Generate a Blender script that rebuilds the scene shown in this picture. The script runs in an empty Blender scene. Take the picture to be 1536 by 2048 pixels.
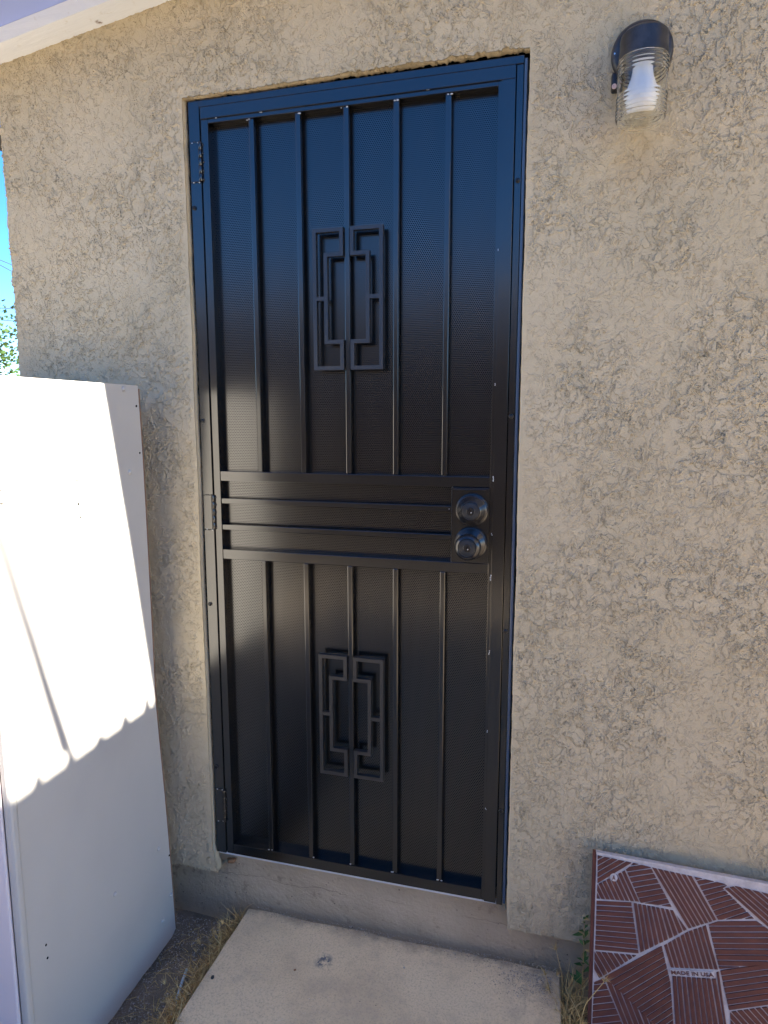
import bpy, bmesh, math, random
import numpy as np
from mathutils import Vector, Matrix, Euler, noise as mnoise

random.seed(7); rng = np.random.default_rng(7)
S = bpy.context.scene
COL = S.collection
R = math.radians

# ------------------------------------------------------------------ camera
# metres; x runs along the house wall, -y is towards the viewer, z = 0 is the foot of the security door
CAM = np.array([0.9484, -1.6129, 1.2682]); YAW, PITCH, ROLL, FPX = 0.263715, 0.140608, -0.0009, 1327.4
def cam_axes():
    cy, sy, cp, sp = math.cos(YAW), math.sin(YAW), math.cos(PITCH), math.sin(PITCH)
    f = np.array([-sy*cp, cy*cp, -sp]); r = np.array([cy, sy, 0.0]); u = np.cross(r, f)
    return r*math.cos(ROLL)+u*math.sin(ROLL), -r*math.sin(ROLL)+u*math.cos(ROLL), f
CR, CU, CF = cam_axes()
cam = bpy.data.cameras.new('camera'); co = bpy.data.objects.new('camera', cam); COL.objects.link(co)
co.matrix_world = Matrix([[CR[i], CU[i], -CF[i], CAM[i]] for i in range(3)] + [[0, 0, 0, 1]])
cam.sensor_fit = 'VERTICAL'; cam.sensor_height = 36.0; cam.lens = FPX/2048*36.0
cam.clip_start = 0.02; cam.clip_end = 3000
S.camera = co
def on_plane(px, py, n, c):                       # where the ray of a photo pixel meets the plane n.x = c
    d = CF*FPX + CR*(px-768) + CU*(1024-py); n = np.asarray(n, float)
    return CAM + d*((c-n@CAM)/(n@d))

# ------------------------------------------------------------------ sky, sun, exposure
SUN_D = Vector((-1.0, 0.117, -0.9)).normalized()
elev = math.asin(-SUN_D.z); az = math.atan2(-SUN_D.x, -SUN_D.y)
W = bpy.data.worlds.new('World'); S.world = W; W.use_nodes = True
nt = W.node_tree; bg = nt.nodes['Background']
sky = nt.nodes.new('ShaderNodeTexSky'); sky.sky_type = 'NISHITA'; sky.sun_disc = False
sky.sun_elevation = elev; sky.sun_rotation = az; sky.air_density = 0.8; sky.dust_density = 0.0; sky.ozone_density = 5.0
hs = nt.nodes.new('ShaderNodeHueSaturation'); hs.inputs['Saturation'].default_value = 1.24; hs.inputs['Hue'].default_value = .504
nt.links.new(sky.outputs[0], hs.inputs['Color']); nt.links.new(hs.outputs[0], bg.inputs[0]); bg.inputs[1].default_value = 0.062
sl = bpy.data.lights.new('sun', 'SUN'); sl.energy = 5.0; sl.angle = R(0.47); sl.color = (1.0, 0.93, 0.82)
so = bpy.data.objects.new('sun', sl); COL.objects.link(so); so.rotation_euler = SUN_D.to_track_quat('-Z', 'Y').to_euler()
so.location = (6, -2, 6)
vs = S.view_settings; vs.view_transform = 'Standard'; vs.look = 'None'; vs.gamma = 1.0; vs.exposure = 2.86
S.cycles.use_denoising = True; S.cycles.max_bounces = 10; S.cycles.diffuse_bounces = 5
S.cycles.transmission_bounces = 10; S.cycles.sample_clamp_indirect = 8
S.cycles.use_adaptive_sampling = False

# ------------------------------------------------------------------ materials
class N:
    def __init__(s, name):
        s.m = bpy.data.materials.new(name); s.m.use_nodes = True; s.t = s.m.node_tree
        s.b = s.t.nodes['Principled BSDF']; s.o = s.t.nodes['Material Output']
        s.tc = s.t.nodes.new('ShaderNodeTexCoord').outputs['Object']
    def n(s, typ, **k):
        x = s.t.nodes.new(typ)
        for a, v in k.items(): setattr(x, a, v)
        return x
    def l(s, a, b): s.t.links.new(a, b)
    def put(s, sock, v):
        if hasattr(v, 'is_output') or isinstance(v, bpy.types.NodeSocket): s.l(v, sock)
        else: sock.default_value = v
    def noise(s, scale, detail=3, rough=.5, dist=0, vec=None, out='Fac'):
        x = s.n('ShaderNodeTexNoise'); x.inputs['Scale'].default_value = scale; x.inputs['Detail'].default_value = detail
        x.inputs['Roughness'].default_value = rough; x.inputs['Distortion'].default_value = dist
        s.l(vec or s.tc, x.inputs['Vector']); return x.outputs[out]
    def voro(s, scale, feat='F1', vec=None, rnd=1.0, out='Distance'):
        x = s.n('ShaderNodeTexVoronoi', feature=feat); x.inputs['Scale'].default_value = scale
        x.inputs['Randomness'].default_value = rnd; s.l(vec or s.tc, x.inputs['Vector']); return x.outputs[out]
    def ramp(s, v, a, b, lo=0.0, hi=1.0, smooth=True):
        x = s.n('ShaderNodeMapRange', interpolation_type='SMOOTHSTEP' if smooth else 'LINEAR'); s.put(x.inputs[0], v)
        for i, q in zip((1, 2, 3, 4), (a, b, lo, hi)): x.inputs[i].default_value = q
        return x.outputs[0]
    def math(s, op, a, b=0.0):
        x = s.n('ShaderNodeMath', operation=op); s.put(x.inputs[0], a); s.put(x.inputs[1], b); return x.outputs[0]
    def mix(s, f, a, b):
        x = s.n('ShaderNodeMix', data_type='RGBA'); s.put(x.inputs[0], f)
        for i, q in ((6, a), (7, b)):
            s.put(x.inputs[i], q if not isinstance(q, tuple) else (*q, 1.0))
        return x.outputs[2]
    def vec(s, scale=(1, 1, 1), loc=(0, 0, 0), rot=(0, 0, 0)):
        x = s.n('ShaderNodeMapping'); s.l(s.tc, x.inputs[0]); x.inputs[1].default_value = loc
        x.inputs[2].default_value = rot; x.inputs[3].default_value = scale; return x.outputs[0]
    def sphere(s, c, r0, r1):                     # 1 inside r0 of a point, 0 outside r1
        x = s.n('ShaderNodeVectorMath', operation='DISTANCE'); s.l(s.tc, x.inputs[0]); x.inputs[1].default_value = c
        return s.ramp(x.outputs['Value'], r0, r1, 1.0, 0.0)
    def bump(s, h, dist=.01, strength=1.0):
        x = s.n('ShaderNodeBump'); s.l(h, x.inputs['Height']); x.inputs['Distance'].default_value = dist
        x.inputs['Strength'].default_value = strength; s.l(x.outputs[0], s.b.inputs['Normal'])
    def set(s, col=None, rough=None, spec=None, metal=None, **k):
        if col is not None: s.put(s.b.inputs['Base Color'], (*col, 1.0) if isinstance(col, tuple) else col)
        if rough is not None: s.put(s.b.inputs['Roughness'], rough)
        if spec is not None: s.b.inputs['Specular IOR Level'].default_value = spec
        if metal is not None: s.b.inputs['Metallic'].default_value = metal
        for a, v in k.items(): s.put(s.b.inputs[a.replace('_', ' ')], v)
        return s.m

M = {}
def mk_stucco():
    s = N('stucco')
    def ridge(v, w): return s.ramp(s.math('ABSOLUTE', s.math('SUBTRACT', v, .5)), 0.0, w, 1.0, 0.0)
    cover = s.ramp(s.noise(4.2, 3), .36, .60, .5, 1.1); patch = s.ramp(s.noise(26, 2, .5, 0, s.vec(loc=(5, 2, 8))), .30, .50)
    r1 = s.math('MULTIPLY', ridge(s.noise(30, 4, .6, .5, s.vec((1, 1, .8), rot=(0, R(28), 0))), .045), patch)
    lump = s.ramp(s.noise(85, 4, .6, .3, s.vec(loc=(3, 1, 2))), .50, .60)
    fine = s.noise(280, 4, .7); lum = s.noise(11, 3)
    isl = s.ramp(s.noise(58, 6, .6, .4, s.vec((1, 1, .8), (9, 4, 1), (0, R(28), 0))), .515, .55)
    h = s.math('ADD', s.math('MULTIPLY', r1, .0021), s.math('ADD', s.math('MULTIPLY', lump, .0007), s.math('MULTIPLY', isl, .0024)))
    h = s.math('MULTIPLY', h, cover)
    h = s.math('ADD', h, s.math('MULTIPLY', fine, .0013)); h = s.math('ADD', h, s.math('MULTIPLY', lum, .003))
    xyz = s.n('ShaderNodeSeparateXYZ'); s.l(s.tc, xyz.inputs[0])        # trowelled smoother along the door opening
    ed = s.math('MINIMUM', s.math('ABSOLUTE', s.math('ADD', xyz.outputs[0], .007)), s.math('ABSOLUTE', s.math('SUBTRACT', xyz.outputs[0], .8465)))
    ed = s.math('MAXIMUM', s.ramp(ed, .002, .016, .3, 1.0), s.ramp(xyz.outputs[2], 2.06, 2.09))
    h = s.math('ADD', s.math('MULTIPLY', s.math('SUBTRACT', h, .003), ed), .003)
    d = s.n('ShaderNodeDisplacement'); d.inputs['Midlevel'].default_value = .003; d.inputs['Scale'].default_value = 1.0
    s.l(h, d.inputs['Height']); s.l(d.outputs[0], s.o.inputs['Displacement']); s.m.displacement_method = 'BOTH'
    c = s.mix(s.ramp(s.noise(5, 4), .35, .7), (.52, .44, .305), (.48, .405, .275))
    c = s.mix(s.math('MULTIPLY', s.ramp(s.noise(60, 4), .45, .7), .25), c, (.40, .32, .205))
    st = s.math('MULTIPLY', s.sphere((1.095, -.015, 1.80), .03, .13), s.ramp(s.noise(18, 3), .3, .65))
    c = s.mix(s.math('MULTIPLY', st, .24), c, (.30, .19, .08))
    return s.set(c, .88, .2)
M['stucco'] = mk_stucco()
def mk_black():
    s = N('black_gloss_paint'); s.bump(s.noise(700, 2), .0003, .12)
    return s.set((.006, .006, .0068), s.ramp(s.noise(6, 4), .3, .7, .16, .22), .5, IOR=1.75)
M['black'] = mk_black()
def mk_ornament():
    s = N('black_cast_paint'); s.bump(s.noise(650, 3), .0012, .5)
    return s.set((.012, .012, .014), .36, .5, IOR=1.75)
M['cast'] = mk_ornament()
def mk_screen():
    s = N('perforated_black_sheet'); P = .0050
    def lat(off):
        v = s.n('ShaderNodeVectorMath', operation='FRACTION'); s.l(s.vec((1/P, 0, 1/(P*1.732)), (off, 0, off)), v.inputs[0])
        q = s.n('ShaderNodeVectorMath', operation='SUBTRACT'); s.l(v.outputs[0], q.inputs[0]); q.inputs[1].default_value = (.5, 0, .5)
        w = s.n('ShaderNodeVectorMath', operation='MULTIPLY'); s.l(q.outputs[0], w.inputs[0]); w.inputs[1].default_value = (1, 0, 1.732)
        e = s.n('ShaderNodeVectorMath', operation='LENGTH'); s.l(w.outputs[0], e.inputs[0]); return e.outputs['Value']
    hole = s.ramp(s.math('MINIMUM', lat(0.0), lat(.5)), .27, .34, 1.0, 0.0)
    wav = s.noise(7, 2); s.bump(wav, .006, .06)
    s.b.inputs['Specular IOR Level'].default_value = .8
    s.l(s.math('MULTIPLY', s.math('SUBTRACT', 1.0, hole), .5), s.b.inputs['Specular IOR Level'])
    return s.set(s.mix(hole, (.006, .006, .0068), (.0015, .0015, .0015)), .22, IOR=1.95)
M['screen'] = mk_screen()
M['sky_blue_edge'] = N('sky_reflection_blue').set((.055, .085, .14), .3, .6)  # sky reflection on the frame edge, put in as a blue base colour
def mk_white():
    s = N('white_enamel')
    s.bump(s.math('ADD', s.math('MULTIPLY', s.noise(3, 3), 1.0), s.math('MULTIPLY', s.noise(180, 2), .03)), .02, .25)
    c = s.mix(s.ramp(s.noise(4, 4), .4, .75), (.51, .485, .44), (.47, .447, .41))
    g = s.ramp(s.noise(90, 4, .7), .66, .78)
    return s.set(s.mix(s.math('MULTIPLY', g, .25), c, (.4, .37, .33)), .42, .4)
M['white'] = mk_white()
M['pinkwhite'] = N('pale_pink_enamel').set((.70, .62, .62), .5, .4)
M['hardboard'] = N('brown_board_edge').set((.22, .13, .08), .8, .2)
M['dark'] = N('dark_void').set((.004, .004, .004), .9, .05)
M['metal'] = N('bare_weld_metal').set((.62, .63, .66), .3, .5, .85)
M['screw'] = N('black_screw').set((.015, .015, .016), .3, .6, .4)
M['lockmetal'] = N('black_bronze').set((.012, .012, .014), .25, .5, .1, Coat_Weight=.25, Coat_Roughness=.15)
M['lockface'] = N('satin_grey_face').set((.03, .032, .036), .3, .5, .3)
M['alu'] = N('white_sweep').set((.62, .61, .60), .5, .4)
def mk_board():
    s = N('white_painted_wood'); s.bump(s.noise(28, 5, .6, 0, s.vec((.15, 1, 1))), .004, .6)
    c = s.mix(s.ramp(s.noise(30, 5, .7), .6, .72), (.70, .745, .80), (.60, .62, .62))
    for p in ((-.43, -.07, 2.24), (-.455, -.05, 2.235), (-.225, -.03, 2.265)):
        c = s.mix(s.math('MULTIPLY', s.sphere(p, .006, .013), s.ramp(s.noise(120, 3), .35, .6)), c, (.16, .11, .09))
    return s.set(c, .6, .3)
M['board'] = mk_board()
M['soffit'] = N('sky_tinted_soffit').set((.30, .38, .74), .6, .3)  # white soffit; blue sky reflection put into its base colour
def mk_found():
    s = N('painted_foundation')
    h = s.math('ADD', s.math('MULTIPLY', s.noise(22, 5, .6), .6), s.math('MULTIPLY', s.ramp(s.voro(55), .0, .16), .35))
    s.bump(s.math('ADD', h, s.math('MULTIPLY', s.noise(90, 4, .65), .5)), .009, .9)
    c = s.mix(s.ramp(s.noise(7, 4), .35, .7), (.56, .44, .30), (.47, .365, .245))
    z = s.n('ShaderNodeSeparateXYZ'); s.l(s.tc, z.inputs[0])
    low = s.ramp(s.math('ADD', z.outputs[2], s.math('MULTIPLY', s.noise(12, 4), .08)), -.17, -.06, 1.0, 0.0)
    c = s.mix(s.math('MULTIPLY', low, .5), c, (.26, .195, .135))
    ck = s.math('ABSOLUTE', s.math('SUBTRACT', s.math('ADD', z.outputs[2], s.math('MULTIPLY', s.noise(8, 5, .65), .06)), -.062))
    c = s.mix(s.math('MULTIPLY', s.ramp(ck, .0006, .0016, 1.0, 0.0), s.ramp(s.noise(6, 3), .42, .55, .0, .4)), c, (.09, .065, .05))
    sm = s.math('MULTIPLY', s.ramp(s.noise(34, 5, .7), .56, .68), s.ramp(s.noise(5, 2), .4, .6))
    c = s.mix(s.math('MULTIPLY', sm, .55), c, (.20, .14, .10))
    pit = s.ramp(s.voro(42), .05, .11, 1.0, 0.0)
    c = s.mix(s.math('MULTIPLY', pit, s.ramp(s.noise(9, 2), .48, .6)), c, (.10, .075, .06))
    c = s.mix(s.sphere((.205, .04, -.03), .004, .008), c, (.22, .03, .02))
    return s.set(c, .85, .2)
M['found'] = mk_found()
def mk_slab():
    s = N('worn_concrete')
    s.bump(s.math('ADD', s.math('MULTIPLY', s.noise(120, 5, .7), .7), s.ramp(s.voro(130), .02, .2, -.6, 0.0)), .004, 1.0)
    c = s.mix(s.ramp(s.noise(4.5, 5, .6), .35, .68), (.74, .58, .375), (.62, .48, .305))
    c = s.mix(s.math('MULTIPLY', s.ramp(s.noise(210, 4, .7), .45, .7), .75), c, (.44, .34, .24))
    c = s.mix(s.math('MULTIPLY', s.ramp(s.noise(9, 5, .7), .5, .68), .35), c, (.45, .35, .255))
    c = s.mix(s.ramp(s.noise(420, 2, .6), .69, .74), c, (.85, .78, .68))
    c = s.mix(s.math('MULTIPLY', s.ramp(s.voro(38), .03, .075, 1.0, 0.0), s.ramp(s.noise(11, 2), .5, .62)), c, (.11, .085, .065))
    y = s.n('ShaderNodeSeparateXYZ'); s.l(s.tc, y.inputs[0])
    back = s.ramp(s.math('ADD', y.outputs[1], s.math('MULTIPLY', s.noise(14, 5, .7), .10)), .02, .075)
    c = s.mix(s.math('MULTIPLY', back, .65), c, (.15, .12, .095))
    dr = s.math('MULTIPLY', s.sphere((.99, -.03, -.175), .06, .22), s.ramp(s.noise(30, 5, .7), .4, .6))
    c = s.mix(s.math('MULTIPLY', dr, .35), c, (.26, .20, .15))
    blu = s.math('MULTIPLY', s.sphere((.375, -.115, -.175), .012, .032), s.ramp(s.noise(70, 4, .7), .42, .56))
    c = s.mix(s.math('MULTIPLY', blu, .85), c, (.06, .08, .12))
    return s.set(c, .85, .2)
M['slab'] = mk_slab()
def mk_dirt():
    s = N('gritty_soil')
    s.bump(s.math('ADD', s.noise(60, 6, .7), s.math('MULTIPLY', s.voro(180), .6)), .008, .9)
    c = s.mix(s.ramp(s.noise(9, 5, .65), .35, .65), (.27, .205, .145), (.18, .14, .10))
    c = s.mix(s.ramp(s.noise(240, 3, .7), .6, .72), c, (.34, .31, .28))
    g = s.n('ShaderNodeSeparateXYZ'); s.l(s.tc, g.inputs[0])
    c = s.mix(s.ramp(g.outputs[0], -.35, -1.2), c, s.mix(s.noise(.9, 5), (.36, .27, .175), (.30, .225, .145)))  # soil out of view set paler to bounce sunlight onto the wall
    c = s.mix(s.ramp(g.outputs[1], -1.2, -2.2), c, s.mix(s.noise(.9, 5), (.56, .46, .34), (.50, .41, .30)))
    return s.set(c, .92, .15)
M['dirt'] = mk_dirt()
def mk_stone():
    s = N('grit_stone'); x = s.n('ShaderNodeObjectInfo'); g = s.n('ShaderNodeNewGeometry')
    c = s.mix(g.outputs['Random Per Island'], (.20, .165, .13), (.50, .44, .37)); return s.set(c, .85, .25)
M['grit'] = mk_stone()
M['pebble'] = N('dark_pebble').set((.025, .027, .03), .5, .4)
def mk_grass(a, b, nm):
    s = N(nm); g = s.n('ShaderNodeNewGeometry')
    m = s.set(s.mix(g.outputs['Random Per Island'], a, b), .7, .25); return m
M['dry'] = mk_grass((.46, .30, .12), (.26, .16, .07), 'dry_straw')
M['pale'] = mk_grass((.66, .48, .22), (.46, .31, .12), 'pale_straw')
M['green'] = mk_grass((.05, .13, .035), (.12, .2, .06), 'weed_green')
M['leaf'] = mk_grass((.02, .05, .009), (.05, .09, .02), 'tree_leaf')
M['bark'] = N('bark').set((.09, .065, .045), .9, .1)
M['cord'] = N('pale_blue_cord').set((.50, .60, .66), .5, .4)
M['wire'] = N('black_wire').set((.02, .02, .022), .6, .3)
M['chip'] = N('raw_wood').set((.30, .16, .08), .8, .2)
def mk_terracotta():
    s = N('brick_red_cast'); s.bump(s.noise(260, 4, .7), .0015, .6)
    c = s.mix(s.ramp(s.noise(24, 5, .7), .35, .7), (.125, .042, .030), (.09, .031, .025))
    c = s.mix(s.math('MULTIPLY', s.ramp(s.noise(300, 3, .7), .58, .75), .4), c, (.18, .075, .06))
    return s.set(c, .72, .3)
M['red'] = mk_terracotta()
def mk_groove():
    s = N('lavender_white_groove'); s.bump(s.noise(200, 3), .001, .5)
    return s.set(s.mix(s.ramp(s.noise(45, 5, .7), .35, .7), (.56, .51, .50), (.42, .375, .37)), .75, .2)
M['groove'] = mk_groove()
M['lamp_black'] = N('weathered_black_metal'); _s = M['lamp_black']
_s.bump(_s.noise(90, 3), .002, .3)
M['lamp_black'] = _s.set(_s.mix(_s.ramp(_s.noise(26, 4, .65), .42, .7), (.012, .012, .014), (.042, .042, .048)), .42, .5)
M['glass'] = N('clear_jar_glass').set((.96, .97, .955), .035, .5, Transmission_Weight=1.0, IOR=1.40)
M['bulb'] = N('white_bulb').set((.86, .87, .9), .25, .5)
M['washer'] = N('pale_pink_washer').set((.72, .55, .52), .5, .4)
def mk_glow_sheet():  # translucency added so the unseen sheet glows onto the pad
    s = N('translucent_glow_sheet'); t = s.n('ShaderNodeBsdfTranslucent'); t.inputs[0].default_value = (.80, .74, .62, 1)
    m = s.n('ShaderNodeMixShader'); m.inputs[0].default_value = .5; s.set((.60, .57, .50), .5, .4)
    s.l(s.b.outputs[0], m.inputs[1]); s.l(t.outputs[0], m.inputs[2]); s.l(m.outputs[0], s.o.inputs['Surface']); return s.m
M['tin'] = mk_glow_sheet()
M['post'] = N('grey_weathered_post').set((.22, .19, .16), .8, .2)
def mk_fence():
    s = N('dark_stained_wood'); s.bump(s.noise(9, 5, .6, 0, s.vec((3, 3, .3))), .01, .5)
    return s.set(s.mix(s.noise(6, 4, .6, 0, s.vec((5, 1, .4))), (.022, .016, .012), (.04, .029, .021)), .85, .2)
M['fence'] = mk_fence()
M['block'] = N('tan_block').set((.17, .135, .10), .9, .2)
M['nwall'] = N('tan_siding').set((.20, .165, .13), .85, .2)
M['roof'] = N('grey_shingle').set((.12, .115, .11), .9, .15)

# ------------------------------------------------------------------ builders
def link(o, parent=None):
    COL.objects.link(o)
    if parent is not None:
        o.parent = parent
        o.matrix_parent_inverse = Matrix.Translation(-parent.location)      # meshes keep their world coordinates
    return o
def tag(o, label, cat, group=None, kind=None):
    o['label'] = label; o['category'] = cat
    if group: o['group'] = group
    if kind: o['kind'] = kind
    return o
def thing(name, loc, label, cat, group=None):
    o = bpy.data.objects.new(name, None); o.empty_display_size = .05; o.location = loc; COL.objects.link(o)
    return tag(o, label, cat, group)
def from_bm(name, bm, mat, parent=None, smooth=False, angle=None):
    bmesh.ops.recalc_face_normals(bm, faces=bm.faces[:])
    me = bpy.data.meshes.new(name); bm.to_mesh(me); bm.free(); me.materials.append(M[mat])
    if smooth:
        me.polygons.foreach_set('use_smooth', [True]*len(me.polygons))
        if angle: me.set_sharp_from_angle(angle=angle)
    return link(bpy.data.objects.new(name, me), parent)
def from_py(name, v, f, mat, parent=None, smooth=False):
    me = bpy.data.meshes.new(name); me.from_pydata([tuple(map(float, q)) for q in v], [], f); me.materials.append(M[mat])
    if smooth: me.polygons.foreach_set('use_smooth', [True]*len(me.polygons))
    return link(bpy.data.objects.new(name, me), parent)
def add_box(bm, x0, x1, y0, y1, z0, z1, bev=0.0, seg=2):
    vs = [bm.verts.new((x, y, z)) for z in (z0, z1) for y in (y0, y1) for x in (x0, x1)]
    fs = [bm.faces.new([vs[i] for i in q]) for q in ((0, 2, 3, 1), (4, 5, 7, 6), (0, 1, 5, 4), (2, 6, 7, 3), (0, 4, 6, 2), (1, 3, 7, 5))]
    if bev:
        es = list({e for f in fs for e in f.edges})
        bmesh.ops.bevel(bm, geom=es, offset=bev, segments=seg, affect='EDGES', profile=.5)
def box(name, x0, x1, y0, y1, z0, z1, mat, parent=None, bev=.0012):
    bm = bmesh.new(); add_box(bm, x0, x1, y0, y1, z0, z1, bev); return from_bm(name, bm, mat, parent)
def lathe(name, prof, c, axis, mat, parent=None, seg=48, closed=False, angle=R(35)):
    """prof: list of (radius, offset along axis); axis 'z' or 'y' (offset towards -y)"""
    v, f = [], []; k = len(prof)
    for i in range(seg):
        a = 2*math.pi*i/seg
        for r, h in prof:
            if axis == 'z': v.append((c[0]+r*math.cos(a), c[1]+r*math.sin(a), c[2]+h))
            else: v.append((c[0]+r*math.cos(a), c[1]-h, c[2]+r*math.sin(a)))
    for i in range(seg):
        j = (i+1) % seg
        for q in range(k-1 if not closed else k):
            f.append((i*k+q, j*k+q, j*k+(q+1) % k, i*k+(q+1) % k))
    bm = bmesh.new(); vv = [bm.verts.new(p) for p in v]
    for q in f: bm.faces.new([vv[i] for i in q])
    bmesh.ops.remove_doubles(bm, verts=bm.verts[:], dist=1e-6)
    return from_bm(name, bm, mat, parent, True, angle)
def tube(name, pts, r, mat, parent=None, seg=8):
    v, f = [], []; pts = [Vector(p) for p in pts]; rs = r if isinstance(r, (list, tuple)) else [r]*len(pts)
    for i, p in enumerate(pts):
        t = (pts[min(i+1, len(pts)-1)]-pts[max(i-1, 0)]).normalized()
        a = t.orthogonal().normalized() if i == 0 else (a - t*a.dot(t)).normalized()
        b = t.cross(a)
        for k in range(seg):
            w = 2*math.pi*k/seg; v.append(p+(a*math.cos(w)+b*math.sin(w))*rs[i])
    for i in range(len(pts)-1):
        for k in range(seg):
            f.append((i*seg+k, i*seg+(k+1) % seg, (i+1)*seg+(k+1) % seg, (i+1)*seg+k))
    f.append(tuple(range(seg))[::-1]); f.append(tuple(range((len(pts)-1)*seg, len(pts)*seg)))
    return from_py(name, v, f, mat, parent, True)
def blob(name, c, r, mat, parent=None, seed=0, sub=1, jit=.25):
    bm = bmesh.new(); bmesh.ops.create_icosphere(bm, subdivisions=sub, radius=1.0); q = random.Random(seed)
    for v in bm.verts:
        k = 1+q.uniform(-jit, jit); v.co = Vector((c[0]+v.co.x*r[0]*k, c[1]+v.co.y*r[1]*k, c[2]+v.co.z*r[2]*k))
    return from_bm(name, bm, mat, parent, True)
def n1(t, s=0.0): return mnoise.noise(Vector((t, s, 3.7)))

# ------------------------------------------------------------------ ground
GZ = -0.255
def ground():
    # fine patch near the wall, coarse sheet out to the horizon
    xs = np.concatenate([[-900, -200, -40, -12, -5, -2.5], np.arange(-1.2, 2.01, .04), [3, 5, 9, 20, 60, 300, 900]])
    ys = np.concatenate([[-900, -200, -40, -12, -6, -3.2, -1.8], np.arange(-1.0, .1, .04), [.4, 2, 6, 15, 50, 250, 900]])
    v = []
    for y in ys:
        for x in xs:
            near = -1.3 < x < 2.2 and -1.2 < y < .3
            v.append((x, y, GZ + (mnoise.noise(Vector((x*9, y*9, 0)))*.006 if near else 0)))
    k = len(xs); f = [(j*k+i, j*k+i+1, (j+1)*k+i+1, (j+1)*k+i) for j in range(len(ys)-1) for i in range(k-1)]
    o = from_py('ground', v, f, 'dirt', None, True); o['kind'] = 'structure'
    o['label'] = 'grey brown gritty soil along the foot of the wall'; o['category'] = 'ground'
ground()
def slab():
    x0, x1, y0, y1, zt, zb = .094, .986, -2.6, .010, -.175, GZ-.03
    nx, ny = 60, 120; bm = bmesh.new(); g = []
    for j in range(ny+1):
        y = y1 + (y0-y1)*j/ny; row = []
        for i in range(nx+1):
            x = x0 + (x1-x0)*i/nx; dx = dy = 0.0
            if i == 0: dx = n1(y*14)*.003
            if i == nx: dx = n1(y*14, 5)*.006
            if j == 0: dy = n1(x*11, 9)*.006
            row.append(bm.verts.new((x+dx, y+dy, zt + mnoise.noise(Vector((x*5, y*5, 1)))*.0025)))
        g.append(row)
    for j in range(ny):
        for i in range(nx): bm.faces.new((g[j][i], g[j+1][i], g[j+1][i+1], g[j][i+1]))
    ring = [g[j][0] for j in range(ny+1)] + [g[ny][i] for i in range(1, nx+1)] + [g[j][nx] for j in range(ny-1, -1, -1)] + [g[0][i] for i in range(nx-1, 0, -1)]
    cx, cy = (x0+x1)/2, (y0+y1)/2; cur = ring
    for dz, out in ((-.003, .003), (-.055, .004)):
        nw = []
        for q in cur:
            nw.append(bm.verts.new((q.co.x + (out if q.co.x > cx else -out)*(1 if abs(q.co.x-cx) > .40 else 0), q.co.y + (out if q.co.y > y1-.05 else 0), q.co.z+dz)))
        for a in range(len(cur)): bm.faces.new((cur[a], cur[(a+1) % len(cur)], nw[(a+1) % len(nw)], nw[a]))
        cur = nw
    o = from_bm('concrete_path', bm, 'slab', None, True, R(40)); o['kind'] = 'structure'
    o['label'] = 'flat tan concrete pad in front of the security door'; o['category'] = 'path'
slab()

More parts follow.
